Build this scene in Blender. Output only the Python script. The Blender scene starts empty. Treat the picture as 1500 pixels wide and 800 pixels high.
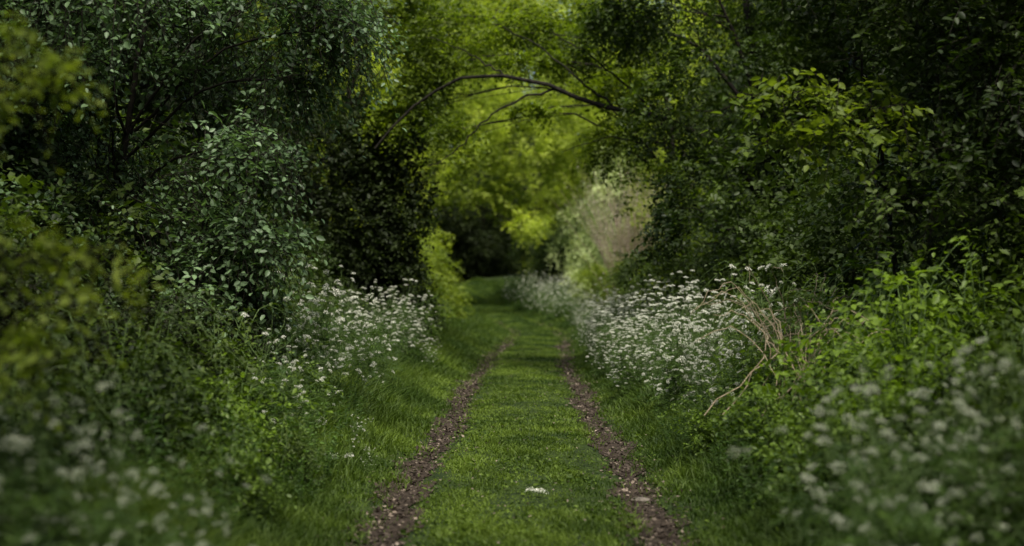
import bpy, math, random
import numpy as np
from mathutils import Vector

random.seed(3)
scene = bpy.context.scene
COL = scene.collection
TAU = 2*math.pi

# ------------------------------------------------------------------ helpers
def unit(a):
    return a/np.maximum(np.linalg.norm(a, axis=-1, keepdims=True), 1e-9)

def n3(p, s, seed=0):
    """cheap smooth noise, about -1..1"""
    r = np.random.default_rng(1000+seed)
    out = np.zeros(len(p)); amp = 0
    for k in range(7):
        w = r.normal(size=3); w /= np.linalg.norm(w)
        w2 = r.normal(size=3); w2 /= np.linalg.norm(w2)
        f = s*(0.7+0.35*k)
        a = 1/(1+0.25*k)
        out += a*np.sin(p@w*f + r.uniform(0, 6.28) + 1.3*np.sin(p@w2*f*0.8 + r.uniform(0, 6.28)))
        amp += a
    return out/amp*1.8

def make_mesh(name, V, faces, mats, midx=None, var=None, smooth=False):
    """faces: list of int arrays (n,k)"""
    me = bpy.data.meshes.new(name)
    V = np.asarray(V, dtype=np.float32)
    me.vertices.add(len(V)); me.vertices.foreach_set("co", V.ravel())
    faces = [f for f in faces if len(f)]
    nl = sum(f.size for f in faces); npoly = sum(len(f) for f in faces)
    me.loops.add(nl); me.polygons.add(npoly)
    me.loops.foreach_set("vertex_index", np.concatenate([f.ravel() for f in faces]).astype(np.int32))
    tot = np.concatenate([np.full(len(f), f.shape[1]) for f in faces])
    st = np.concatenate([[0], np.cumsum(tot)[:-1]])
    me.polygons.foreach_set("loop_start", st.astype(np.int32))
    if midx is not None:
        me.polygons.foreach_set("material_index", np.asarray(midx, dtype=np.int32))
    if smooth:
        me.polygons.foreach_set("use_smooth", np.ones(npoly, dtype=bool))
    for m in mats: me.materials.append(m)
    if var is not None:
        at = me.attributes.new("var", 'FLOAT', 'POINT')
        at.data.foreach_set("value", np.asarray(var, dtype=np.float32))
    me.update(calc_edges=True)
    return me

def obj(name, me, loc=(0, 0, 0), parent=None, **props):
    o = bpy.data.objects.new(name, me)
    o.location = loc
    if parent: o.parent = parent
    COL.objects.link(o)
    for k, v in props.items(): o[k] = v
    return o

class Geo:
    def __init__(s): s.V = []; s.F = {3: [], 4: []}; s.M = {3: [], 4: []}; s.var = []; s.n = 0
    def add(s, V, F, var=0.5, mi=0):
        V = np.asarray(V, float).reshape(-1, 3); F = np.asarray(F)
        s.V.append(V); s.F[F.shape[1]].append(F+s.n); s.M[F.shape[1]].append(np.full(len(F), mi))
        s.var.append(np.broadcast_to(var, (len(V),)).astype(float)); s.n += len(V)
    def mesh(s, name, mats, smooth=False):
        fs = []; ms = []
        for k in (3, 4):
            if s.F[k]:
                fs.append(np.concatenate(s.F[k])); ms.append(np.concatenate(s.M[k]))
        return make_mesh(name, np.concatenate(s.V), fs, mats, np.concatenate(ms), np.concatenate(s.var), smooth)

def tube(g, pts, rad, sides=7, var=0.5, mi=0):
    pts = np.array(pts, float); n = len(pts)
    rad = np.broadcast_to(rad, (n,)) if np.ndim(rad) else np.full(n, rad)
    T = unit(np.gradient(pts, axis=0))
    ref = np.array([0.31, 0.92, 0.2]) if abs(T[0, 2]) > 0.7 else np.array([0, 0, 1.0])
    A = unit(np.cross(T, ref)); B = np.cross(T, A)
    a = np.arange(sides)/sides*TAU
    ring = pts[:, None]+rad[:, None, None]*(np.cos(a)[None, :, None]*A[:, None]+np.sin(a)[None, :, None]*B[:, None])
    F = []
    for i in range(n-1):
        for j in range(sides):
            k = (j+1) % sides
            F.append((i*sides+j, i*sides+k, (i+1)*sides+k, (i+1)*sides+j))
    g.add(ring.reshape(-1, 3), F, var, mi)

def curve_pts(P, n=14, wob=0.0, rng=None):
    """Catmull-Rom through control points"""
    P = np.array(P, float)
    Q = np.vstack([2*P[0]-P[1], P, 2*P[-1]-P[-2]])
    out = []
    seg = len(P)-1
    per = max(2, n//seg)
    for i in range(seg):
        p0, p1, p2, p3 = Q[i:i+4]
        for t in np.linspace(0, 1, per, endpoint=False):
            out.append(0.5*((2*p1)+(-p0+p2)*t+(2*p0-5*p1+4*p2-p3)*t*t+(-p0+3*p1-3*p2+p3)*t**3))
    out.append(P[-1])
    out = np.array(out)
    if wob and rng is not None:
        w = rng.normal(size=out.shape)*wob; w[0] = 0; out = out+w
    return out

def sticks(g, P0, P1, w0, w1=None, var=0.5, mi=0):
    n = len(P0)
    if n == 0: return
    if w1 is None: w1 = w0*0.5
    T = unit(P1-P0)
    ref = np.tile([[0.2, 0.9, 0.33]], (n, 1))
    A = unit(np.cross(T, ref)); B = np.cross(T, A)
    w0 = np.broadcast_to(w0, (n,))[:, None]; w1 = np.broadcast_to(w1, (n,))[:, None]
    vs = []
    for P, w in ((P0, w0), (P1, w1)):
        for k in range(3):
            a = k*TAU/3
            vs.append(P+w*(math.cos(a)*A+math.sin(a)*B))
    V = np.stack(vs, 1).reshape(-1, 3)
    b = (np.arange(n)*6)[:, None]
    F = np.concatenate([b+np.array([[0, 1, 4, 3]]), b+np.array([[1, 2, 5, 4]]), b+np.array([[2, 0, 3, 5]])])
    g.add(V, F, np.repeat(np.broadcast_to(var, (n,)), 6), mi)

OVATE = (np.array([[0, 0, 0], [.27, .28, .07], [.24, .64, .06], [0, 1, -.06], [-.24, .64, .06], [-.27, .28, .07]]),
         np.array([[0, 1, 2, 3], [0, 3, 4, 5]]))
LANCE = (np.array([[0, 0, 0], [.15, .3, .04], [.13, .62, .03], [0, 1, -.08], [-.13, .62, .03], [-.15, .3, .04]]),
         np.array([[0, 1, 2, 3], [0, 3, 4, 5]]))
RHOMB = (np.array([[0, 0, 0], [.3, .45, .08], [0, 1, -.04], [-.3, .45, .08]]), np.array([[0, 1, 2], [0, 2, 3]]))

def leaves(g, P, D, N, size, tmpl, var, mi=0):
    D = unit(D); S = unit(np.cross(D, N)); N = np.cross(S, D)
    T, F = tmpl; k = len(T)
    size = np.broadcast_to(size, (len(P),))[:, None, None]
    V = P[:, None]+size*(T[None, :, 0:1]*S[:, None]+T[None, :, 1:2]*D[:, None]+T[None, :, 2:3]*N[:, None])
    FF = ((np.arange(len(P))*k)[:, None, None]+F[None]).reshape(-1, F.shape[1])
    g.add(V.reshape(-1, 3), FF, np.repeat(var, k), mi)

def sprigs(g, P, D, L, nleaf, size, rng, tmpl=OVATE, droop=0.35, spread=1.0, clump=None, twig=0.0, twig_g=None, mi=0, t0=0.1, upn=1.0):
    n = len(P)
    D = unit(D); L = np.broadcast_to(L, (n,))
    side = unit(np.cross(D, rng.normal(size=(n, 3))*0.4+np.array([0, 0, 1.0])))
    if clump is None: clump = rng.random(n)
    t = np.linspace(t0, 1.0, nleaf)[None, :]+rng.uniform(-.04, .04, (n, nleaf))
    pos = P[:, None]+D[:, None]*(L[:, None]*t)[..., None]
    pos[..., 2] -= droop*L[:, None]*t**2
    sg = np.where(np.arange(nleaf) % 2 == 0, 1, -1)[None, :, None]
    up = np.cross(side, D)
    rot = rng.uniform(-1, 1, (n, nleaf, 1))
    ld = D[:, None]*0.55+side[:, None]*sg*spread+up[:, None]*rot*0.7*spread
    ld[..., 2] -= droop*0.7*t+0.1
    ld += rng.normal(size=ld.shape)*0.22
    nn = np.array([0, 0, upn])[None, None]+rng.normal(size=ld.shape)*0.45+D[:, None]*0.25
    ssz = rng.uniform(.7, 1.15, (n, 1))
    sz = size*ssz*rng.uniform(.55, 1.15, (n, nleaf))*(1-0.35*np.abs(t-.45))
    var = np.clip(0.62*clump[:, None]+0.38*rng.random((n, nleaf)), 0, 1)
    leaves(g, pos.reshape(-1, 3), ld.reshape(-1, 3), nn.reshape(-1, 3), sz.ravel(), tmpl, var.ravel(), mi)
    if twig > 0:
        tg = twig_g or g
        mid = P+D*(L*0.5)[:, None]; mid[:, 2] -= droop*L*0.25
        end = P+D*L[:, None]; end[:, 2] -= droop*L
        sticks(tg, P, mid, twig, twig*.7); sticks(tg, mid, end, twig*.7, twig*.3)

def blob_sample(blobs, n, rng, thr=-0.35, nsc=2.2, seed=0, inner=0.5):
    B = np.array([[*c, *(r if np.ndim(r) else (r, r, r))] for c, r in blobs], float)
    w = (B[:, 3]*B[:, 4]*B[:, 5])**(2/3); w /= w.sum()
    i = rng.choice(len(B), n, p=w)
    d = unit(rng.normal(size=(n, 3)))
    r = 1-inner*rng.random(n)**1.6
    lump = 1+0.28*n3(d*2.2+i[:, None]*3.1, 1.8, seed+5)
    p = B[i, :3]+d*(r*lump)[:, None]*B[i, 3:]
    out = unit(d/B[i, 3:])
    keep = n3(p, nsc, seed) > thr
    return p[keep], out[keep]

# ------------------------------------------------------------------ materials
def new_mat(name):
    m = bpy.data.materials.new(name); m.use_nodes = True
    nt = m.node_tree; nt.nodes.clear()
    return m, nt, nt.nodes, nt.links

def leaf_mat(name, c0, c1, trans=0.4, tmul=(1.5, 1.7, 0.6), rough=0.5, spec=0.3):
    m, nt, N, L = new_mat(name)
    out = N.new('ShaderNodeOutputMaterial')
    at = N.new('ShaderNodeAttribute'); at.attribute_name = 'var'
    oi = N.new('ShaderNodeObjectInfo')
    ma = N.new('ShaderNodeMath'); ma.operation = 'MULTIPLY_ADD'; ma.inputs[1].default_value = 0.25
    L.new(oi.outputs['Random'], ma.inputs[0])
    m2 = N.new('ShaderNodeMath'); m2.operation = 'MULTIPLY'; m2.inputs[1].default_value = 0.85
    L.new(at.outputs['Fac'], m2.inputs[0]); L.new(m2.outputs[0], ma.inputs[2])
    cr = N.new('ShaderNodeValToRGB')
    e = cr.color_ramp.elements
    e[0].position = 0.1; e[0].color = (*c0, 1); e[1].position = 0.95; e[1].color = (*c1, 1)
    md = e.new(0.55); md.color = tuple(0.65*a+0.35*b for a, b in zip(c0, c1))+(1,)
    L.new(ma.outputs[0], cr.inputs[0])
    p = N.new('ShaderNodeBsdfPrincipled'); p.inputs['Roughness'].default_value = rough
    p.inputs['Specular IOR Level'].default_value = spec
    L.new(cr.outputs[0], p.inputs['Base Color'])
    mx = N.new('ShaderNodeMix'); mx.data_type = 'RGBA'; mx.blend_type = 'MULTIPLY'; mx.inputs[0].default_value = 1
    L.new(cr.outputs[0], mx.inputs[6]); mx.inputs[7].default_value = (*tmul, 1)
    tr = N.new('ShaderNodeBsdfTranslucent'); L.new(mx.outputs[2], tr.inputs['Color'])
    ms = N.new('ShaderNodeMixShader'); ms.inputs[0].default_value = trans
    L.new(p.outputs[0], ms.inputs[1]); L.new(tr.outputs[0], ms.inputs[2])
    L.new(ms.outputs[0], out.inputs[0])
    return m

def noise_mat(name, c0, c1, scale=8, rough=0.9, bump=0.3, detail=6, c2=None):
    m, nt, N, L = new_mat(name)
    out = N.new('ShaderNodeOutputMaterial')
    tc = N.new('ShaderNodeTexCoord')
    nz = N.new('ShaderNodeTexNoise'); nz.inputs['Scale'].default_value = scale; nz.inputs['Detail'].default_value = detail
    L.new(tc.outputs['Object'], nz.inputs['Vector'])
    cr = N.new('ShaderNodeValToRGB'); e = cr.color_ramp.elements
    e[0].position = 0.35; e[0].color = (*c0, 1); e[1].position = 0.68; e[1].color = (*c1, 1)
    if c2:
        k = e.new(0.78); k.color = (*c2, 1)
    L.new(nz.outputs[0], cr.inputs[0])
    p = N.new('ShaderNodeBsdfPrincipled'); p.inputs['Roughness'].default_value = rough
    p.inputs['Specular IOR Level'].default_value = 0.2
    L.new(cr.outputs[0], p.inputs['Base Color'])
    b = N.new('ShaderNodeBump'); b.inputs['Strength'].default_value = bump; b.inputs['Distance'].default_value = 0.02
    L.new(nz.outputs[0], b.inputs['Height']); L.new(b.outputs[0], p.inputs['Normal'])
    L.new(p.outputs[0], out.inputs[0])
    return m

M_bark = noise_mat("bark", (0.008, 0.007, 0.005), (0.030, 0.026, 0.018), 14, 0.9, 0.6)
M_dry = noise_mat("dry_stem", (0.26, 0.21, 0.13), (0.48, 0.39, 0.28), 20)
M_stem = noise_mat("green_stem", (0.05, 0.09, 0.02), (0.12, 0.18, 0.06), 20, 0.6)
M_ground = noise_mat("ground_soil", (0.014, 0.026, 0.006), (0.036, 0.058, 0.010), 5, 0.95, 0.6)
M_path = noise_mat("path_dirt", (0.022, 0.016, 0.011), (0.064, 0.047, 0.034), 16, 0.95, 0.9, 10, (0.13, 0.10, 0.075))
M_chip = leaf_mat("litter", (0.024, 0.017, 0.012), (0.46, 0.37, 0.29), 0.05, (1, 1, 1), 0.8, 0.2)
M_grass = leaf_mat("grass_blades", (0.020, 0.048, 0.008), (0.145, 0.215, 0.030), 0.35, (1.3, 1.4, 0.5), 0.55, .2)
M_cool = leaf_mat("elder_leaf", (0.018, 0.040, 0.012), (0.20, 0.31, 0.145), 0.3, (1.2, 1.4, 0.6), 0.46, 0.38)
M_deep = leaf_mat("ivy_shade_leaf", (0.007, 0.013, 0.004), (0.048, 0.072, 0.014), 0.22, (1.4, 1.6, 0.5), 0.55, .2)  # ivy green, also darkened to put tunnel shade into the woodland trees
M_dark = leaf_mat("hawthorn_leaf", (0.010, 0.022, 0.005), (0.085, 0.13, 0.018), 0.3, (1.5, 1.7, 0.5), 0.55)
M_mid = leaf_mat("field_maple_leaf", (0.034, 0.062, 0.007), (0.22, 0.29, 0.028), 0.5, (1.6, 1.7, 0.45), 0.55)
M_spray = leaf_mat("hazel_leaf", (0.032, 0.070, 0.009), (0.23, 0.35, 0.038), 0.42, (1.4, 1.5, 0.45), 0.5)
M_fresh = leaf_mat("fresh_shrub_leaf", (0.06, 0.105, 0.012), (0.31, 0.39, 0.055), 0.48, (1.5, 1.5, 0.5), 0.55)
M_bright = leaf_mat("brightened_leaf", (0.12, 0.175, 0.014), (0.52, 0.60, 0.10), 0.5, (1.45, 1.5, 0.6), 0.55)  # leaf colour brightened to carry the sunlit glow of the canopy
M_pale = leaf_mat("pale_leaf", (0.24, 0.32, 0.10), (0.66, 0.74, 0.38), 0.45, (1.2, 1.2, 0.8), 0.6)  # pale green lightened further, putting the far glow into the leaves
M_bramble = leaf_mat("bramble_leaf", (0.024, 0.052, 0.008), (0.18, 0.28, 0.033), 0.35, (1.4, 1.5, 0.5), 0.45, 0.4)
M_nettle = leaf_mat("nettle_leaf", (0.020, 0.048, 0.009), (0.11, 0.20, 0.035), 0.35, (1.3, 1.5, 0.5), 0.5)
M_fern = leaf_mat("parsley_leaf", (0.022, 0.055, 0.009), (0.12, 0.20, 0.035), 0.35, (1.3, 1.5, 0.5), 0.5)
M_flower = leaf_mat("white_petals", (0.78, 0.79, 0.66), (0.92, 0.92, 0.84), 0.3, (1, 1, 0.95), 0.6)
M_flower_shade = leaf_mat("shade_tinted_petals", (0.50, 0.55, 0.40), (0.76, 0.79, 0.64), 0.4, (1, 1, 0.9), 0.6)  # white petals toned greener and darker to paint in foreground shade
M_blush = leaf_mat("pale_catkin", (0.48, 0.41, 0.31), (0.80, 0.71, 0.59), 0.45, (1, 1, 1), 0.7)

# ------------------------------------------------------------------ terrain
RW = 0.87
def cx(d):
    d = np.asarray(d, float)
    return -.02+0.50*np.exp(-((d-49)/13)**2)-4.0*np.clip((d-53)/42, 0, 1.6)**1.25
def hill(d):
    d = np.asarray(d, float)
    return 1.5*np.clip((d-45)/50, 0, 1.35)**1.6
def sstep(a, b, x):
    t = np.clip((x-a)/(b-a), 0, 1); return t*t*(3-2*t)
def gz(x, d):
    x = np.asarray(x, float); d = np.asarray(d, float)
    u = np.abs(x-cx(d))
    z = hill(d)+0.28*sstep(1.0, 2.3, u)+0.10*np.clip(u-2.3, 0, 9)
    z = z-0.05*np.exp(-((u-RW)/0.15)**2)+0.02*np.exp(-(u/0.4)**2)
    z = z+0.006*np.sin(x*3.1+d*1.7)*np.cos(d*2.3-x*1.1)+0.03*np.sin(d*0.6+x*.7)*sstep(0.9, 2, u)
    return z
def g1(x, d): return float(gz(x, d))

xs = np.unique(np.concatenate([np.linspace(-6, 6, 241), np.linspace(-30, 30, 61), np.linspace(-500, 500, 41)]))
ys = np.unique(np.concatenate([np.arange(-6, 60, 0.2), np.arange(60, 140, 0.8), np.linspace(-200, 700, 46)]))
X, Y = np.meshgrid(xs, ys)
V = np.stack([X, Y, gz(X, Y)], -1).reshape(-1, 3)
nx, ny = len(xs), len(ys)
i = (np.arange(ny-1)[:, None]*nx+np.arange(nx-1)[None]).ravel()
F = np.stack([i, i+1, i+1+nx, i+nx], 1)
obj("ground", make_mesh("ground", V, [F], [M_ground], smooth=True), kind="structure")

g = Geo(); rng = np.random.default_rng(5)
yy = np.arange(-2, 92, 0.10)
def rutw(y, s, side):
    return 0.145+0.05*np.sin(y*1.3*side+s)+0.045*np.sin(y*4.1+side)+.04*np.sin(y*9.3+2*s)
wander = lambda y, s: .04*np.sin(y*.55+s*1.4)
for s in (-1, 1):
    wl = rutw(yy, s, 1)+rng.normal(size=len(yy))*0.025
    wr = rutw(yy, s, .7)+rng.normal(size=len(yy))*0.025
    fade = np.clip((92-yy)/45, 0.15, 1)+.9*np.exp(-((yy-42)/3.5)**2); wl *= fade; wr *= fade
    c = cx(yy)+s*RW+wander(yy, s)
    cols = np.stack([c-wl, c-wl*.5, c, c+wr*.5, c+wr], 1)
    Yc = np.repeat(yy[:, None], 5, 1)
    Vv = np.stack([cols, Yc, gz(cols, Yc)+0.010], -1).reshape(-1, 3)
    ii = (np.arange(len(yy)-1)[:, None]*5+np.arange(4)[None]).ravel()
    g.add(Vv, np.stack([ii, ii+1, ii+6, ii+5], 1))
obj("path", g.mesh("path", [M_path], smooth=True), kind="structure")

# ------------------------------------------------------------------ leaf litter
g = Geo(); n = 18000
d = 7+55*rng.random(n)**2.0
s = rng.choice([-1, 1], n)
x = cx(d)+s*RW+wander(d, s)+rng.normal(size=n)*0.11
P = np.stack([x, d, gz(x, d)+0.014], -1)
D = rng.normal(size=(n, 3)); D[:, 2] *= 0.25
NN = rng.normal(size=(n, 3))*0.5+np.array([0, 0, 1])
cl = np.clip(.5+.6*n3(P, 3.0, 4), 0, 1)
leaves(g, P, D, NN, rng.uniform(.008, .038, n)*(1+d/40), RHOMB, (rng.random(n)**2.8)*(.45+.55*cl))
n = 1300
d = 7+30*rng.random(n)**1.6; x = rng.uniform(-1.3, 1.3, n)
P = np.stack([x, d, gz(x, d)+0.05], -1)
leaves(g, P, rng.normal(size=(n, 3))*[1, 1, .3], rng.normal(size=(n, 3))*.5+[0, 0, 1], rng.uniform(.012, .026, n), RHOMB, rng.random(n)*.8)
obj("leaf_litter", g.mesh("leaf_litter", [M_chip]), kind="stuff")

# ------------------------------------------------------------------ grass
def blades(g, x, d, h, w, lean, var):
    n = len(x)
    z = gz(x, d)
    P = np.stack([x, d, z-0.01], -1)
    a = rng.uniform(0, TAU, n)
    S = np.stack([np.cos(a), np.sin(a), np.zeros(n)], -1)
    Ld = rng.normal(size=(n, 3))*lean[:, None]; Ld[:, 2] = 0
    Up = np.array([0, 0, 1.0])
    m = P+Up*(h*.55)[:, None]+Ld*(h*.35)[:, None]
    t = P+Up*(h*(1-.3*lean))[:, None]+Ld*h[:, None]
    W = (w*.5)[:, None]*S
    V = np.stack([P-W, P+W, m+W*.8, m-W*.8, t], 1).reshape(-1, 3)
    b = (np.arange(n)*5)[:, None]
    g.add(V, b+np.array([[0, 1, 2, 3]]), np.repeat(var, 5))
    g.F[3].append(b+np.array([[3, 2, 4]])+g.n-5*n); g.M[3].append(np.zeros(n, int))

g = Geo()
def cvar(x, d, lo=0.0, hi=1.0, k=1.6):
    p = np.stack([x, d*0.6, np.zeros_like(x)], -1)
    c = 0.5+0.6*n3(p, k, 3)+.45*n3(p, k*3.5, 8)
    return np.clip(lo+(hi-lo)*(0.68*c+0.32*rng.random(len(x))), 0, 1)
n = 175000
d = 6.5+103*rng.random(n)**2.5; u = rng.uniform(-.84, .84, n)
ok = np.abs(u) < 0.69+0.07*np.sin(d*2.1+u)+0.05*np.sin(d*6.3)+0.08*rng.normal(size=n)
d, u = d[ok], u[ok]
pv = np.stack([u, d*.6, 0*u], -1)
hh = rng.uniform(.02, .055, len(d))*np.clip(1+.45*n3(pv, 3.0, 21)+.45*n3(pv, 9, 23), .5, 2.2)
blades(g, cx(d)+u, d, hh, .004+.0006*d, rng.uniform(.2, .9, len(d)), cvar(cx(d)+u, d, 0.0, 1, 2.6))
n = 9000
d = 6.8+26*rng.random(n)**1.7; u = rng.uniform(-1.2, 1.2, n)
pv = np.stack([u, d, 0*u], -1); ok = (n3(pv, 4, 51) > .25) & (np.abs(np.abs(u)-RW) > .13); d, u = d[ok], u[ok]
x = cx(d)+u; m = len(d)
P = np.stack([x, d, gz(x, d)+rng.uniform(.01, .05, m)], -1)
leaves(g, P, rng.normal(size=(m, 3))*[1, 1, .3]+[0, 0, .25], rng.normal(size=(m, 3))*.4+[0, 0, 1], rng.uniform(.02, .05, m), OVATE, rng.uniform(.2, .9, m))
n = 36000
d = 6.5+100*rng.random(n)**1.5; u = rng.choice([-1, 1], n)*rng.uniform(.69, 1.05, n)
pv = np.stack([u, d, 0*u], -1)
pr = np.clip((d-30)/26+.4*np.clip(n3(pv, 2.5, 31), 0, 1), 0.06, 1)*(1-.95*np.exp(-((d-42)/4)**2))
ok = rng.random(n) < pr
d, u = d[ok], u[ok]
blades(g, cx(d)+u, d, rng.uniform(.03, .08, len(d)), .004+.0007*d, rng.uniform(.2, .8, len(d)), cvar(cx(d)+u, d))
n = 215000
d = 6.5+104*rng.random(n)**2.3; s = rng.choice([-1, 1], n)
q = rng.random(n)**0.9; u = s*(1.0+0.06*np.sin(d*2.7+s)+0.04*np.sin(d*7.1)+0.07*rng.normal(size=n)+q*1.4)
pv = np.stack([u, d*.7, 0*u], -1)
h = (0.05+0.24*np.clip(q*1.2, 0, 1)**1.1)*rng.uniform(.5, 1.25, n)*(1+.45*n3(pv, 2.2, 22))
blades(g, cx(d)+u, d, h, .0045+.0006*d, rng.uniform(.25, .95, n), cvar(cx(d)+u, d, 0.0, .8, 2.2))
n = 60000
d = 3+100*rng.random(n)**1.8; s = rng.choice([-1, 1], n); u = s*rng.uniform(1.9, 5.5, n)
blades(g, cx(d)+u, d, rng.uniform(.2, .45, n), .006+.0007*d, rng.uniform(.15, .6, n), cvar(cx(d)+u, d, 0, .6))
obj("grass", g.mesh("grass", [M_grass]), kind="stuff")

# ------------------------------------------------------------------ trees
def tree(name, base, trunk, blobs, nspr, nleaf, size, mat, seed, label, category="tree", L=0.4, tmpl=OVATE, droop=0.4,
         thr=-0.35, nsc=2.2, r0=0.12, twig=0.0, limbs=None, crown_name="crown", inner=0.5, nbranch=6, group=None):
    rng = np.random.default_rng(seed)
    base = np.array(base, float)
    root = obj(name, None, base)
    root.empty_display_size = .3
    tg = Geo()
    tp = curve_pts(np.array(trunk)-base, 16, 0.015, rng)
    tube(tg, tp, np.linspace(r0, r0*.3, len(tp))*np.concatenate([[1.5, 1.15], np.ones(len(tp)-2)]), 9)
    for lp, lr in (limbs or []):
        q = curve_pts(np.array(lp)-base, 20, 0.02, rng)
        tube(tg, q, np.linspace(lr, lr*.3, len(q)), 7)
    for c, r in blobs:
        c = np.array(c)-base; rr = np.array(r if np.ndim(r) else (r, r, r), float)
        k = int(np.clip(np.argmin(np.linalg.norm(tp-c, axis=1))*0.7, 1, len(tp)-2))
        a = tp[k]; mid = (a+c)/2+np.array([0, 0, .15*np.linalg.norm(c-a)])
        q = curve_pts([a, mid, c], 8, 0.02, rng)
        tube(tg, q, np.linspace(r0*.3, r0*.1, len(q)), 6)
        for _ in range(nbranch):
            e = c+unit(rng.normal(size=3))*rr*rng.uniform(.6, .95)
            s0 = q[rng.integers(len(q)//2, len(q))]
            q2 = curve_pts([s0, (s0+e)/2+rng.normal(size=3)*.08*rr, e], 6)
            tube(tg, q2, np.linspace(r0*.1, r0*.03, len(q2)), 5)
    g = Geo()
    P, O = blob_sample(blobs, nspr, rng, thr, nsc, seed, inner)
    cl = np.clip(0.5+0.55*n3(P, 1.1*nsc, seed+7), 0, 1)
    P = P-base
    D = O*0.8+rng.normal(size=P.shape)*0.5
    D[:, 2] += 0.15
    sprigs(g, P-unit(D)*L*.5, D, L*rng.uniform(.7, 1.3, len(P)), nleaf, size, rng, tmpl, droop, 1.0, cl, twig, tg)
    obj("trunk", tg.mesh(name+"_trunk", [M_bark], True), parent=root)
    obj(crown_name, g.mesh(name+"_crown", [mat]), parent=root)
    root["label"] = label; root["category"] = category
    if group: root["group"] = group
    return root

def copy_thing(root, loc, rz, sc, label=None):
    r = root.copy(); COL.objects.link(r)
    r.location = loc; r.rotation_euler = (0, 0, rz); r.scale = sc if np.ndim(sc) else (sc, sc, sc)
    for c in root.children:
        k = c.copy(); k.parent = r; COL.objects.link(k)
    if label: r["label"] = label
    return r

tree("elder_tree", (-3.9, 13, g1(-3.9, 13)), [(-3.9, 13.4, .4), (-3.9, 13.5, 1.6), (-3.8, 13.5, 3.0), (-3.6, 13.5, 4.2)],
     [((-3.8, 13, 3.1), (1.5, 1.4, 1.3)), ((-2.55, 13.3, 4.2), (1.15, 1.2, .9)), ((-2.55, 12.5, 2.75), (.6, .8, .45)), ((-2.4, 12.3, 2.0), (.5, .7, .35)),
      ((-2.85, 12.4, 1.5), (.75, .9, .55)), ((-2.1, 12.9, 3.5), (.5, .6, .3)), ((-4.6, 12, 1.9), (1.2, 1.2, 1.1)), ((-5.0, 12.6, 3.8), (1.4, 1.4, 1.4)), ((-4.0, 12.2, 4.2), (1.2, 1.2, .8)), ((-3.4, 12.2, 2.4), (.9, .8, .9)), ((-1.8, 13.2, 4.0), (.5, .5, .35))],
     9800, 9, 0.082, M_cool, 11, "leafy elder with cool green leaves leaning over the grass verge", L=0.46, twig=.0045, r0=.06, thr=-.08, nsc=3.0, droop=.75)
tree("hawthorn_shrub", (-4.0, 10.2, g1(-4, 10.2)), [(-4.0, 10.2, .4), (-3.8, 10.2, 1.0), (-3.6, 10.2, 1.8)],
     [((-3.1, 10.6, 1.0), (.8, 1.0, .6)), ((-4.2, 9.8, 1.3), (1.1, 1.2, .8)), ((-2.9, 12.2, .95), (.8, 1.2, .6)), ((-2.9, 9.3, .75), (.6, .8, .5))],
     4200, 9, 0.062, M_deep, 12, "dense dark hawthorn shrub at the foot of an elder", "shrub", L=0.28, twig=.003, r0=.05, crown_name="foliage")
tree("field_maple", (-2.9, 5.0, g1(-2.9, 5)), [(-2.9, 5, .3), (-2.7, 5, 1.4), (-2.5, 5.1, 2.6), (-2.6, 5.1, 3.2)],
     [((-1.9, 5.0, 2.30), (.40, .4, .16)), ((-1.8, 5.2, 1.62), (.42, .4, .14)), ((-1.85, 5.0, 1.28), (.28, .4, .14)), ((-2.3, 5.0, 2.9), (.5, .6, .3)), ((-2.5, 5.0, 1.9), (.5, .5, .8))],
     600, 8, 0.06, M_bright, 13, "small field maple with yellow-green twigs hanging beside the path", L=0.26, twig=.003, r0=.05, thr=-.2)
tree("ivy_covered_tree", (-2.75, 29, g1(-2.75, 29)), [(-2.75, 29, .2), (-2.7, 29, 2), (-2.8, 29, 4.0), (-2.9, 29, 5.2)],
     [((-2.6, 28.8, 1.3), (.75, .7, 1.4)), ((-2.75, 28.9, 3.2), (.85, .8, 1.3)), ((-4.2, 28.5, 2.3), (1.4, 1.2, 1.7)), ((-4.2, 28.8, 4.2), (1.5, 1.3, 1.3)), ((-3.1, 28.9, 4.7), (.9, .7, .8))],
     7000, 9, 0.12, M_deep, 14, "dark ivy-clad tree trunk standing on the grass bank", L=0.45, r0=.24, thr=-.4)
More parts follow.
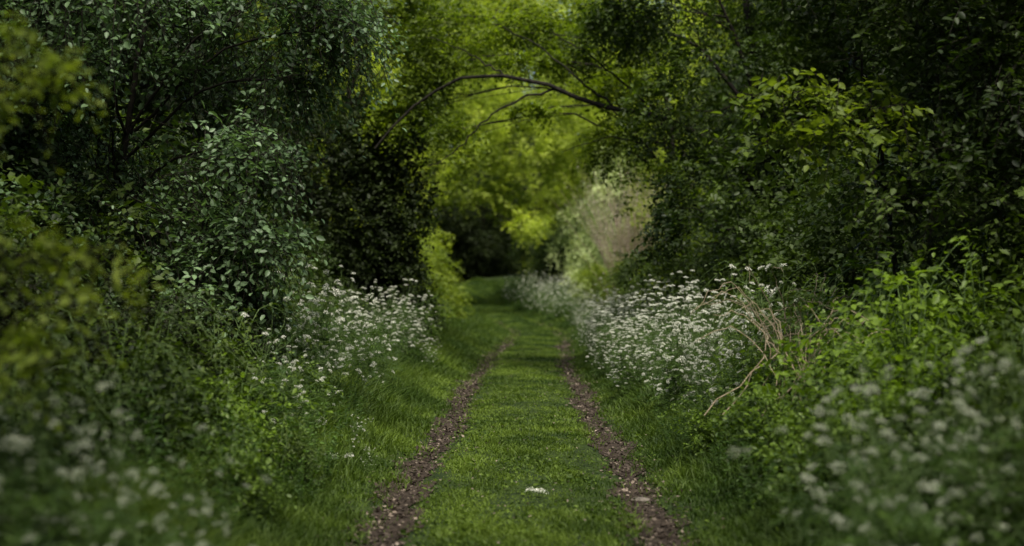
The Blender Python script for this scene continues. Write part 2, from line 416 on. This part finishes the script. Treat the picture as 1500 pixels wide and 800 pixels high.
tree("field_maple", (4.8, 25, g1(4.8, 25)), [(4.8, 25, .5), (4.6, 25.2, 2.5), (4.2, 25.6, 5), (4, 26, 7.5)],
     [((3.4, 24, 2.6), (1.4, 1.4, 1.5)), ((5.2, 22.5, 3.2), (2.0, 1.6, 1.9)), ((3.7, 24.5, 4.9), (1.7, 1.6, 1.3)), ((6.2, 23, 5.8), (2.4, 2, 1.9)),
      ((3.2, 25, 7.0), (2.0, 1.8, 1.0)), ((7.4, 22, 3.3), (1.8, 1.6, 2.0)), ((4.6, 22.5, 1.6), (1.2, 1.0, 1.0)), ((2.0, 25.5, 6.4), (1.1, .8, .5))],
     13000, 9, 0.12, M_dark, 15, "large green field maple whose limb arches over the path", L=0.45, r0=.16, thr=-.35, nsc=1.6,
     limbs=[([(4.3, 25.4, 3.0), (3.6, 25.6, 4.1), (2.6, 25.6, 4.6), (1.5, 25.8, 4.9), (.45, 26, 5.3), (-.4, 26, 5.5), (-1.2, 26.2, 5.45), (-2.1, 26.4, 5.0), (-2.8, 26.5, 4.2)], .062),
            ([(.6, 26, 5.25), (-.2, 26, 5.0), (-.8, 26.1, 4.6), (-1.3, 26.2, 4.1), (-1.8, 26.2, 3.8)], .024),
            ([(1.6, 25.8, 4.9), (.9, 26, 5.5), (.2, 26.2, 6.1), (-.6, 26.2, 6.5)], .024),
            ([(2.6, 25.6, 4.6), (2.0, 25.6, 5.1), (1.2, 25.8, 5.8), (.5, 26, 6.3)], .024),
            ([(3.6, 25.6, 4.1), (2.4, 25.6, 4.2), (1.4, 25.8, 4.3), (.7, 26, 4.1)], .018),
            ([(-.4, 26, 5.5), (-1.0, 26, 5.9), (-1.8, 26, 6.2)], .018)])
tree("oak_tree", (3.6, 31, g1(3.6, 31)), [(3.6, 31, .3), (3.4, 31, 3.0), (3.2, 31, 5), (2.8, 31, 7)],
     [((1.6, 29.5, 6.8), (1.8, .7, .8)), ((-.9, 29.5, 7.1), (2.0, .6, .7)), ((.3, 28, 6.7), (1.6, .4, .45)), ((2.3, 29.8, 4.7), (1.2, .7, .8)),
      ((3.0, 30.5, 3.0), (1.2, 1.2, 1.5)), ((-2.0, 28.2, 6.0), (1.2, .5, .6)), ((.3, 27.2, 5.95), (1.3, .25, .22)), ((1.9, 27.2, 5.5), (1.0, .4, .35)), ((-2.7, 27.8, 6.9), (1.2, .5, .6)), ((-2.4, 28, 5.1), (.7, .3, .5)), ((.2, 26.9, 5.0), (.5, .2, .12)), ((-1.3, 27, 4.6), (.5, .2, .15))],
     7600, 9, 0.115, M_mid, 16, "oak with fresh leaves spreading over the path", L=0.48, r0=.09, thr=-.02, nsc=2.0)
tree("oak_tree", (-4.8, 35, g1(-4.8, 35)), [(-4.8, 35, .4), (-4.6, 35, 3.5), (-4.4, 35, 6), (-3.8, 35, 8)],
     [((-3.4, 33.5, 6.6), (1.8, 1.0, 1.3)), ((-2.2, 33.5, 5.0), (1.1, .7, .9)), ((-1.4, 34, 7.8), (1.6, .6, .8)), ((-3.8, 34, 9.0), (2.4, 1.0, .9)), ((-4.4, 33.5, 4.2), (1.2, 1.2, 1.5)), ((.8, 34, 8.4), (1.5, .5, .5)), ((-5.0, 34, 7.4), (1.6, 1, 1.4))],
     5600, 9, 0.14, M_fresh, 17, "oak with yellow-green leaves hanging over the path", L=0.48, r0=.10, thr=-.15, nsc=1.6)
tree("beech_tree", (8.2, 66, g1(8.2, 66)), [(8.2, 66, .8), (8, 66, 5), (7, 66, 9), (5, 66, 12)],
     [((.8, 65, 12.8), (3.4, 1.2, 1.8)), ((-4.0, 66, 12.4), (2.8, 1.2, 2.0)), ((4.6, 65, 11.2), (2.4, 1.2, 2.0)), ((-2.4, 66, 9.8), (1.6, .8, 1.1)), ((5.6, 66, 8.0), (1.8, 1.2, 2.0)), ((2.2, 66, 15.6), (4.5, 1.2, 1.6)), ((-3.6, 66, 15.6), (4.0, 1.2, 1.6)), ((1.8, 66, 10.2), (1.3, .7, .9)), ((8, 66, 14), (3, 1.5, 3)), ((-8, 67, 14), (3, 1.5, 3.5))],
     9000, 9, 0.19, M_bright, 21, "beech with glow-tinted yellow-green canopy above the path", L=0.6, r0=.18, thr=-.15, nsc=1.5, tmpl=RHOMB)
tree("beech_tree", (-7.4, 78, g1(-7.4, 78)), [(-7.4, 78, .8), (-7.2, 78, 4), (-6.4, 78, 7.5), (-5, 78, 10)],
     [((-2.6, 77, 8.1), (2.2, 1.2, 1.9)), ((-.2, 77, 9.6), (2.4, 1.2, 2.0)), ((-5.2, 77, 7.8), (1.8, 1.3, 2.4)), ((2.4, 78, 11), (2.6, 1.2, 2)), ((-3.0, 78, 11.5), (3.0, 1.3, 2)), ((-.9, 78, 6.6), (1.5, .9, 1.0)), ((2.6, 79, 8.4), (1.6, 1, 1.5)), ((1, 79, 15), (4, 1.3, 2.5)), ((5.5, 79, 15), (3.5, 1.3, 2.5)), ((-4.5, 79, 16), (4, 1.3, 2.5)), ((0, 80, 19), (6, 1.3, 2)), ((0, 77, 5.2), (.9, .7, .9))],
     9000, 9, 0.22, M_bright, 23, "beech with soft glow-tinted leaves closing the end of the lane", L=0.65, r0=.18, thr=-.35, nsc=1.4, tmpl=RHOMB)
tree("field_maple", (4.2, 11.6, g1(4.2, 11.6)), [(4.2, 11.8, .4), (4.2, 11.9, 1.6), (4.1, 11.9, 2.8), (4.0, 11.9, 4)],
     [((3.5, 11.2, 3.5), (1.0, 1.0, .95)), ((3.4, 11.0, 2.3), (.95, .9, .6)), ((3.0, 11.4, 4.4), (1.1, 1.1, .6)), ((4.6, 11, 2.8), (1.2, 1.2, 1.5)), ((4.0, 10.4, 3.6), (1, .8, 1))],
     4000, 9, 0.085, M_dark, 18, "dark field maple overhanging the brambles", L=0.34, twig=.004, r0=.06, thr=-.3)
tree("hazel_tree", (3.3, 12.2, g1(3.3, 12.2)), [(3.3, 12.2, .4), (3.1, 12.0, 1.8), (2.9, 11.6, 2.7), (2.7, 11.4, 3.4)],
     [((2.05, 10.6, 3.0), (.50, .30, .10)), ((2.05, 10.5, 2.68), (.42, .30, .06)), ((2.45, 10.7, 3.3), (.4, .3, .08)), ((2.6, 10.8, 2.9), (.4, .3, .25))],
     300, 9, 0.10, M_fresh, 19, "young hazel with fresh lit leaf sprays over the verge", L=0.38, twig=.004, r0=.03, thr=-.4)
tree("oak_tree", (-5.2, 4.5, g1(-5.2, 4.5)), [(-5.2, 4.5, .4), (-5.1, 4.4, 2.5), (-4.4, 4, 5), (-2.5, 4, 6.8)],  # canopy above the frame, added to shade the foreground
     [((-2.8, 4, 6.6), (2.2, 2.4, .9)), ((.3, 3, 7.0), (2.4, 2.6, .9)), ((3.2, 4, 6.8), (2.0, 2.6, .9)), ((-4.5, 6.5, 5.8), (1.6, 1.8, 1.2)), ((4.8, 6.5, 5.8), (1.6, 1.8, 1.2)), ((0, -1.5, 7), (3, 2, .9))],
     1100, 8, .2, M_dark, 22, "unseen oak canopy added overhead to shade the lane", L=.5, r0=.24, thr=-.2, tmpl=RHOMB)

def auto_blobs(h, r, rng, n=9, low=0.3):
    B = []
    for k in range(n):
        a = rng.uniform(0, TAU); zz = low+(.9-low)*(k+.5)/n
        rad = r*.6*math.sin(math.pi*min(.95, max(.12, zz)))**.5*rng.uniform(.5, 1)
        s = r*rng.uniform(.40, .6)
        B.append(((rad*math.cos(a), rad*math.sin(a), h*zz), (s, s, s*.8)))
    return B
def kind_tree(name, h, r, n, size, mat, seed, label, low=.3, L=.6, group=None, cat="tree", r0=.2, cn="crown", thr=-.35, inner=.5, nsc=1.3, nl=8):
    rg = np.random.default_rng(seed)
    return tree(name, (0, 0, 0), [(0, 0, -.3), (.1, 0, h*.3), (-.1, .1, h*.6), (.1, 0, h*.8)], auto_blobs(h, r, rg, 10, low), n, nl, size, mat, seed, label,
                cat, L=L, r0=r0, thr=thr, nsc=nsc, crown_name=cn, tmpl=RHOMB, group=group, inner=inner, nbranch=4)
WG = "trees of the wood along the path"; HG = "hedge shrubs along the path"
K_deep = kind_tree("woodland_tree", 10, 4.2, 5000, .24, M_deep, 31, "tall broadleaf tree with shade-darkened leaf colour in the wood beside the path", .08, group=WG)
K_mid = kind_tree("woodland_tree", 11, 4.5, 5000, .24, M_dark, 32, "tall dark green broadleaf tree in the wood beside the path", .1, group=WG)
K_bri = kind_tree("woodland_tree", 11, 4.0, 5000, .22, M_bright, 33, "yellow-green broadleaf tree with a sunlit tint beside the path", .08, group=WG)
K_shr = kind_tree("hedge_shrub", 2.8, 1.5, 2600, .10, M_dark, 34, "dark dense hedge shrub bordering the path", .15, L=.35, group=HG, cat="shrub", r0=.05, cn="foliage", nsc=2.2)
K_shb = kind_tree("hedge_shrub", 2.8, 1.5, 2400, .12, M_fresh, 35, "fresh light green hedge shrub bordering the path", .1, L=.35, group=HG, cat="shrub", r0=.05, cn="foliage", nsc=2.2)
K_shp = kind_tree("hedge_shrub", 2.8, 1.4, 1700, .12, M_pale, 36, "pale green hedge shrub with a soft glow tinted in", .1, L=.4, group=HG, cat="shrub", r0=.05, cn="foliage", nsc=2.2, thr=-.1)

used = {}
def put(K, x, d, sc, rz=None):
    z = g1(x, d)-0.05
    rz = random.uniform(0, TAU) if rz is None else rz
    if K.name not in used:
        used[K.name] = 1
        K.location = (x, d, z); K.rotation_euler = (0, 0, rz); K.scale = sc if np.ndim(sc) else (sc, sc, sc)
        return K
    return copy_thing(K, (x, d, z), rz, sc)

for d in np.arange(4, 50, 5.5):
    for s in (-1, 1):
        x = s*random.uniform(8.3, 9.8)
        put(random.choice([K_deep, K_deep, K_mid]), x, d+random.uniform(-1, 1), random.uniform(.9, 1.1))
for d in np.arange(14, 50, 14):
    for s in (-1, 1):
        put(K_deep, s*random.uniform(14, 16), d, random.uniform(1.1, 1.3))
for (x, d, sc) in [(-5.0, -4, .9), (5.2, -5, .9), (-.5, -10, 1.0), (-8, 0, 1.0), (8, 0, 1.0)]:  # out-of-view trees around the camera, added to darken the foreground
    put(K_deep, x, d, sc)
for d in np.arange(14, 60, 2.8):
    for s in (-1, 1):
        x = s*random.uniform(4.3, 5.4)+cx(d)
        put(K_shr if d < 42 else K_shb, float(x), float(d), random.uniform(.85, 1.3))
for d in np.arange(5, 14, 2.6):
    for s in (-1, 1):
        put(K_shr, s*random.uniform(4.6, 5.4), float(d), random.uniform(.9, 1.15))
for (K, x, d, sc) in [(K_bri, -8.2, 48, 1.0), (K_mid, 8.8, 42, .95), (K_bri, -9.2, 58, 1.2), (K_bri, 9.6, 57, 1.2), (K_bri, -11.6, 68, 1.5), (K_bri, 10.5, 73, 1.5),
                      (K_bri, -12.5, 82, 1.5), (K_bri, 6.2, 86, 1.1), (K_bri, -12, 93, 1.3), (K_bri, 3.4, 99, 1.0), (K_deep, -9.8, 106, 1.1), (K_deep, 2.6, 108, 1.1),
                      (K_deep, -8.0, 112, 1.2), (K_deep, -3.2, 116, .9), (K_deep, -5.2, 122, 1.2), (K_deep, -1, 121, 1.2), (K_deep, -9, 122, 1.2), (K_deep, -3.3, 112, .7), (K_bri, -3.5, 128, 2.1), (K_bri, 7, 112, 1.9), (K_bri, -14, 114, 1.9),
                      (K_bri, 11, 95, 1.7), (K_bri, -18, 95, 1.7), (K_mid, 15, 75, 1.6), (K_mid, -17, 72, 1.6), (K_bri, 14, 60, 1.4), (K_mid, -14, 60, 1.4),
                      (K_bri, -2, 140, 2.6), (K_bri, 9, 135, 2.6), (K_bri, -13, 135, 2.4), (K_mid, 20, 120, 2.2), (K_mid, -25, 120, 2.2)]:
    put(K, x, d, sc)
for (K, x, d, sc) in [(K_shb, -3.5, 43, .9), (K_shb, -3.5, 50, 1.1), (K_shb, -4.6, 58, 1.4), (K_shp, -5.9, 66, 1.2), (K_shb, -7.2, 74, 1.4), (K_shb, -8.4, 84, 1.3), (K_shb, -9.2, 92, 1.2),
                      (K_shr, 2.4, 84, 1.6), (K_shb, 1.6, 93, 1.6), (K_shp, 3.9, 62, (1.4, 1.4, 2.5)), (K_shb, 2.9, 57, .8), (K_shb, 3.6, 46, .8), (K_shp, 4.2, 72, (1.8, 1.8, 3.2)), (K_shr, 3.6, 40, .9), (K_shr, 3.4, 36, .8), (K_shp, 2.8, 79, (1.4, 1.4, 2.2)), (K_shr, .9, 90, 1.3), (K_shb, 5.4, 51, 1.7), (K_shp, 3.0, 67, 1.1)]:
    put(K, x, d, sc)

rg = np.random.default_rng(41); root = obj("pale_bush", None, (4.1, 50.5, g1(4.1, 50.5)))
g = Geo(); t2 = Geo()
n = 300
a = rg.uniform(0, TAU, n); e = rg.uniform(.95, 1.5, n)
D = np.stack([np.cos(a)*np.cos(e), np.sin(a)*np.cos(e), np.sin(e)], -1)
P0 = rg.normal(size=(n, 3))*[.35, .35, .1]+[0, 0, .2]; Ls = rg.uniform(2.8, 6.0, n)[:, None]
sticks(t2, P0, P0+D*Ls, .014, .004)
sprigs(g, P0+D*Ls*.5, D, Ls[:, 0]*.5, 18, .10, rg, LANCE, .1, .6)
obj("stem", t2.mesh("pale_stems", [M_dry]), parent=root); obj("seed_head", g.mesh("pale_seed_heads", [M_blush]), parent=root)
root["label"] = "pale beige feathery bush glowing beside the path"; root["category"] = "shrub"

# ------------------------------------------------------------------ brambles and nettles
def bramble(seed, mat, label, name="bramble_bush", r=.75, h=1.0, n=620, size=.085, nst=14, group="brambles along the verge", top=1.4):
    rg = np.random.default_rng(seed)
    root = obj(name, None)
    t2 = Geo(); g = Geo()
    bl = [((0, 0, h*.45), (r, r, h*.5)), ((r*.4, .1, h*.65), (r*.5, r*.5, h*.4)), ((-r*.4, -.1, h*.55), (r*.5, r*.5, h*.4))]
    P, O = blob_sample(bl, n, rg, -.5, 4, seed, .6)
    k = P[:, 2] > .02; P, O = P[k], O[k]
    D = O*.6+rg.normal(size=P.shape)*.5; D[:, 2] += .5
    cl = np.clip(.5+.5*n3(P, 4.5, seed+3), 0, 1)
    sprigs(g, P-unit(D)*.12, D, rg.uniform(.18, .34, len(P)), 6, size, rg, OVATE, .35, .9, cl, .0025, t2)
    for _ in range(nst):
        a = rg.uniform(0, TAU); q = rg.uniform(.5, 1.15)*r; hh = h*rg.uniform(.8, top)
        pts = curve_pts([(0.1*math.cos(a), .1*math.sin(a), 0), (q*.5*math.cos(a), q*.5*math.sin(a), hh), (q*1.2*math.cos(a), q*1.2*math.sin(a), hh*.75)], 10, .01, rg)
        tube(t2, pts, np.linspace(.006, .002, len(pts)), 4)
        m = pts[3:]; T = unit(np.gradient(m, axis=0))
        T[:, 2] += .6
        sprigs(g, m, T+rg.normal(size=T.shape)*.4, .12, 4, size*.9, rg, OVATE, .3, .9, rg.uniform(.5, 1, len(m)))
    obj("stem", t2.mesh(name+"_stems", [M_stem]), parent=root)
    obj("foliage", g.mesh(name+"_foliage", [mat]), parent=root)
    root["label"] = label; root["category"] = "bush" if "bush" in name else "plant"; root["group"] = group
    return root
def nettle(seed, label="clump of upright nettles on the verge"):
    rg = np.random.default_rng(seed); root = obj("nettle_clump", None); t2 = Geo(); g = Geo()
    n = 40
    P = rg.normal(size=(n, 3))*[.28, .28, 0]; D = rg.normal(size=(n, 3))*.2; D[:, 2] = 1
    Ls = rg.uniform(.45, 1.05, n)
    sprigs(g, P, D, Ls, 20, .095, rg, LANCE, .04, 1.2, None, .004, t2, t0=.2, upn=.8)
    obj("stem", t2.mesh("nettle_stems", [M_stem]), parent=root); obj("foliage", g.mesh("nettle_foliage", [M_nettle]), parent=root)
    root["label"] = label; root["category"] = "plant"; root["group"] = "nettles along the verge"
    return root
B1 = bramble(51, M_bramble, "leafy bright green bramble bush on the verge", top=1.2)
B2 = bramble(52, M_bramble, "arching green bramble bush on the verge", r=.75, h=1.1, top=1.25)
B3 = bramble(53, M_dark, "low dark bramble bush under the trees", size=.075)
B4 = bramble(56, M_spray, "fresh green bramble bush catching the light", r=.85, h=.95, size=.095, n=520, nst=22, top=1.35)
N1 = nettle(54); N2 = nettle(55)
for (K, x, d, sc) in [
    (B1, 2.2, 13.0, .8), (B2, 2.6, 12.2, .85), (B2, 2.2, 11.3, .65), (B4, 2.9, 11.0, 1.1), (B1, 3.4, 10.2, 1.25), (B2, 2.4, 10.2, .8), (B1, 1.8, 9.7, .65), (N1, 2.1, 12.3, .65),
    (B4, 2.7, 9.8, 1.0), (B4, 2.3, 8.6, .75), (B1, 1.9, 8.2, .7), (B3, 2.8, 8.2, .9), (N2, 1.7, 10.8, .5), (B2, 2.7, 14.6, .9), (B3, 3.2, 14, 1.2), (N1, 1.75, 7.6, .6), (B1, 3.6, 12.4, 1.3),
    (B3, 2.9, 16.5, 1.1), (B3, 3.3, 19, 1.2), (B3, 3.2, 23, 1.2), (N2, 1.6, 13.6, .5), (B3, 3.0, 28, 1.2), (B1, 2.6, 32, 1.0), (B3, 2.5, 6.9, .9), (N1, 1.6, 9.1, .5), (B1, 1.6, 12.0, .5), (N2, 1.5, 12.9, .4),
    (B3, -2.5, 8.6, .9), (N1, -1.9, 9.2, .7), (B1, -2.1, 10.0, .7), (N2, -1.85, 11.2, .7), (N1, -2.25, 8.0, .8), (B3, -2.7, 9.8, 1.0), (B3, -2.5, 11.4, .9), (B1, -2.15, 12.3, .65), (B3, -1.7, 10.2, .45), (N1, -1.65, 10.8, .45),
    (N2, -1.85, 13.2, .55), (B3, -2.9, 14.5, .9), (N1, -1.9, 14.6, .5), (B3, -2.6, 7.2, .8), (N2, -1.95, 7.4, .65), (B1, -1.8, 8.6, .5), (N1, -1.6, 9.6, .4), (B3, -3.3, 17.5, 1.1), (B3, -3.4, 21, 1.2), (B3, -3.4, 25, 1.1), (N1, -2.4, 24.5, .8), (B1, -2.5, 33, 1.0), (B1, -2.6, 38, 1.1),
    (B3, -2.4, 5.7, .8), (B3, 2.4, 5.7, .8), (N2, -1.7, 5.9, .5), (N1, 1.85, 6.1, .5)]:
    put(K, x, d, sc)

def dead(bx, bd, n, sc, seed):
    rg = np.random.default_rng(seed); g = Geo()
    for _ in range(n):
        a = rg.uniform(0, TAU); q = rg.uniform(.25, .7)*sc; hh = rg.uniform(.95, 1.25)*sc
        pts = curve_pts([(rg.normal()*.25, rg.normal()*.2, .3), (q*.5*math.cos(a), q*.5*math.sin(a), hh*.8), (q*math.cos(a), q*math.sin(a), hh*rg.uniform(1.0, 1.15)), (q*1.5*math.cos(a+.3), q*1.5*math.sin(a+.3), hh*rg.uniform(.9, 1.15))], 15, .012, rg)
        tube(g, pts, np.linspace(.0048, .0022, len(pts)), 4)
    o = obj("dead_bramble", g.mesh("dead_bramble", [M_dry]), (bx, bd, g1(bx, bd)))
    o["label"] = "tangle of dry straw-coloured stems among green brambles"; o["category"] = "plant"
dead(2.05, 10.7, 24, .85, 61); dead(2.3, 12.0, 22, 1.05, 62)

# ------------------------------------------------------------------ cow parsley
def umbel_geo(rg, g, k=9, T=None):
    m = 12; R = .042
    a = np.arange(m)*2.4+rg.uniform(0, 1); rr = R*np.sqrt((np.arange(m)+.6)/m)
    c = np.stack([rr*np.cos(a), rr*np.sin(a), .038-rr**2*10+rg.normal(size=m)*.004], -1)
    o = np.zeros((m, 3))
    if T is not None: o = o+T; c = c+T
    sticks(g, o, c, .0011, .0008, mi=1)
    P = c[:, None]+rg.normal(size=(m, k, 3))*[.006, .006, .005]
    P = P.reshape(-1, 3); n = len(P)
    leaves(g, P, rg.normal(size=(n, 3))*[1, 1, .6], rg.normal(size=(n, 3))*.9+[0, 0, 1], rg.uniform(.008, .012, n),
           (np.array([[-.5, 0, 0], [0, -.5, 0], [.5, 0, 0], [0, .5, 0]]), np.array([[0, 1, 2, 3]])), rg.random(n))
def umbel_mesh(seed, mat, k=9):
    rg = np.random.default_rng(seed); g = Geo(); umbel_geo(rg, g, k)
    return g.mesh("flower_head", [mat, M_stem])
UM = [umbel_mesh(70+k, M_flower, 9) for k in range(4)]
UM_shade = [umbel_mesh(76+k, M_flower_shade, 7) for k in range(3)]

def parsley_kind(seed, h, nfl):
    rg = np.random.default_rng(seed); t2 = Geo(); g = Geo(); heads = []
    top = np.array([rg.normal()*.06, rg.normal()*.06, h*.9])
    main = curve_pts([(0, 0, 0), (rg.normal()*.03, rg.normal()*.03, h*.4), top], 10)
    tube(t2, main, np.linspace(.006, .003, len(main)), 5)
    for k in range(nfl):
        s = main[rg.integers(2, len(main))]
        a = rg.uniform(0, TAU); q = rg.uniform(.04, .32)*h
        e = np.array([q*math.cos(a), q*math.sin(a), s[2]+h*rg.uniform(.06, .36)])
        pts = curve_pts([s, (s+e)/2+[q*.25*math.cos(a), q*.25*math.sin(a), -.02], e], 5)
        tube(t2, pts, np.linspace(.003, .0015, len(pts)), 4)
        heads.append((e, rg.uniform(.4, .9), rg.uniform(0, TAU), rg.normal(size=2)*.5))
    n = 40
    z = rg.uniform(.02, .85, n)*h; a = rg.uniform(0, TAU, n)
    P = np.stack([0*z, 0*z, z], -1); D = np.stack([np.cos(a), np.sin(a), rg.uniform(.1, .8, n)], -1)
    sprigs(g, P, D, rg.uniform(.16, .34, n), 16, .05, rg, LANCE, .4, 1.2, None, .002, t2)
    return t2.mesh("parsley_stems", [M_stem]), g.mesh("parsley_leaves", [M_fern]), heads
PK = [parsley_kind(80+k, 1.1, 30) for k in range(6)]
def join_kind(k):
    st, fo, heads = PK[k]
    g = Geo()
    def take(me, M=None, mats=(0,)):
        v = np.empty(len(me.vertices)*3, np.float32); me.vertices.foreach_get("co", v); v = v.reshape(-1, 3).astype(float)
        if M is not None: v = v@M[0].T+M[1]
        va = np.empty(len(me.vertices), np.float32); me.attributes["var"].data.foreach_get("value", va)
        li = np.empty(len(me.loops), np.int32); me.loops.foreach_get("vertex_index", li)
        mi = np.empty(len(me.polygons), np.int32); me.polygons.foreach_get("material_index", mi)
        F = li.reshape(-1, 4)
        base = g.n; g.V.append(v); g.var.append(va); g.n += len(v)
        g.F[4].append(F+base); g.M[4].append(np.array([mats[i] for i in mi]))
    take(st, None, (1,)); take(fo, None, (2,))
    for e, s, rz, tl in heads:
        c, sn = math.cos(rz)*s, math.sin(rz)*s
        take(random.choice(UM), (np.array([[c, -sn, 0], [sn, c, 0], [0, 0, s]]), e), (0, 1))
    return g.mesh("cow_parsley", [M_flower, M_stem, M_fern])
PJ = [join_kind(k) for k in range(6)]

def parsley(x, d, s, parts, UMX=None, keep=1.0, hk=1.0):
    k = random.randrange(6); z = g1(x, d)-.01
    rz = random.uniform(0, TAU); tl = (random.gauss(0, .10), random.gauss(0, .10), rz)
    if parts:
        r = obj("cow_parsley", None, (x, d, z)); st, fo, heads = PK[k]
        obj("stem", st, parent=r); obj("foliage", fo, parent=r)
        for e, hs, hz, ht in heads:
            if random.random() > keep: continue
            o = obj("flower_head", random.choice(UMX or UM), e, parent=r); o.scale = (hs*hk,)*3; o.rotation_euler = (ht[0], ht[1], hz)
    else:
        r = obj("cow_parsley", PJ[k], (x, d, z))
    r.rotation_euler = tl; r.scale = (s, s, s)
    r["label"] = "tall cow parsley with white lacy flower heads on the verge" if not UMX else "cow parsley with flower heads tinted duller for foreground shade"
    r["category"] = "wildflower"; r["group"] = "cow parsley along the verges"
R = random.uniform
for _ in range(100):
    d = R(14.0, 30); u = abs(random.gauss(0, .6)); parsley(1.30+u+max(0, (17-d))*.10, d, min(1.12, R(.45, .95)+u*.4), d < 16.5)
for _ in range(14):
    d = R(12.4, 16.0); parsley(R(1.5, 2.5), d, R(.6, .95), True, None, .7)
for _ in range(36):
    d = R(28, 56); parsley(float(cx(d))+R(1.3, 2.3), d, R(.6, .95), False)
for _ in range(36):
    d = R(13.5, 28); u = R(0, 1.6)*R(.3, 1); parsley(-1.8-u, d, min(1.2, R(.6, 1.05)+u*.2), True if d < 20 else False, None, R(.35, .9))
for _ in range(12):
    d = R(10.5, 14.0); parsley(R(-2.8, -1.7), d, R(.6, 1.0), True, None, .35)
for _ in range(60):
    d = R(54, 82); parsley(float(cx(d))+R(1.3, 3.3), d, R(.9, 1.4), False)
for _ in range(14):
    d = R(4.8, 6.4); parsley(R(-1.95, -1.2)*d/5.2, d, R(.6, .82), True, UM_shade, .6, 1.0)
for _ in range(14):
    d = R(5.0, 6.6); parsley(R(1.15, 1.9)*d/5.2, d, R(.65, .9), True, UM_shade, .6, 1.0)
for (x, d, s) in [(-1.5, 12.3, .3), (-1.6, 24, .45), (-1.65, 26, .45), (-1.25, 11.4, .22)]:
    parsley(x, d, s, True)
def fallen(x, d, n, r, seed):
    rg = np.random.default_rng(seed); g = Geo()
    for _ in range(n):
        umbel_geo(rg, g, 6, np.array([rg.normal()*r, rg.normal()*r, rg.uniform(0, .03)]))
    o = obj("fallen_flower_sprig", g.mesh("fallen_flower_sprig", [M_flower, M_stem]), (x, d, g1(x, d)+.02))
    o["label"] = "small fallen white flower sprig lying on the grass"; o["category"] = "flower"
fallen(.09, 10.3, 3, .045, 1); fallen(-1.47, 11.9, 3, .05, 2); fallen(-1.62, 11.6, 2, .03, 3)

import bmesh
bm = bmesh.new(); bmesh.ops.create_icosphere(bm, subdivisions=3, radius=.07)
for v in bm.verts:
    v.co = Vector((v.co.x*1.2, v.co.y*.9, v.co.z*.4))*(1+.13*math.sin(v.co.x*40+v.co.y*23)+.08*math.sin(v.co.z*60+v.co.x*31))
me = bpy.data.meshes.new("stone"); bm.to_mesh(me); bm.free()
me.materials.append(noise_mat("stone", (.08, .07, .055), (.2, .175, .145), 30))
o = obj("stone", me, (.86, 10.6, g1(.86, 10.6)+.008)); o["label"] = "small grey flat stone lying in the wheel rut"; o["category"] = "stone"

# ------------------------------------------------------------------ light, world, camera
el, az = math.radians(62), math.radians(168)
S = Vector((math.sin(az)*math.cos(el), math.cos(az)*math.cos(el), math.sin(el)))
sun = bpy.data.lights.new("sun", 'SUN'); sun.energy = 5.0; sun.angle = math.radians(22); sun.color = (1, .96, .85)
so = bpy.data.objects.new("sun", sun); so.rotation_euler = S.to_track_quat('Z', 'Y').to_euler(); so.location = (0, 0, 30); COL.objects.link(so)
w = bpy.data.worlds.new("World"); scene.world = w; w.use_nodes = True
nt = w.node_tree; nt.nodes.clear()
wo = nt.nodes.new('ShaderNodeOutputWorld'); bg = nt.nodes.new('ShaderNodeBackground'); sk = nt.nodes.new('ShaderNodeTexSky')
sk.sky_type = 'NISHITA'; sk.sun_disc = False; sk.sun_elevation = el; sk.sun_rotation = az; sk.dust_density = 4
bg.inputs[1].default_value = .15
nt.links.new(sk.outputs[0], bg.inputs[0]); nt.links.new(bg.outputs[0], wo.inputs[0])
scene.view_settings.view_transform = 'Standard'; scene.view_settings.look = 'None'; scene.view_settings.exposure = 0

cam = bpy.data.cameras.new("camera"); co = bpy.data.objects.new("camera", cam); COL.objects.link(co)
cam.lens = 50; cam.sensor_width = 36; cam.clip_start = .1; cam.clip_end = 2000
co.location = (0, 0, 1.5); co.rotation_euler = (math.radians(90.82), 0, math.radians(.5))
cam.dof.use_dof = True; cam.dof.focus_distance = 14; cam.dof.aperture_fstop = 1.2
scene.camera = co
print("verts", sum(len(m.vertices) for m in bpy.data.meshes))
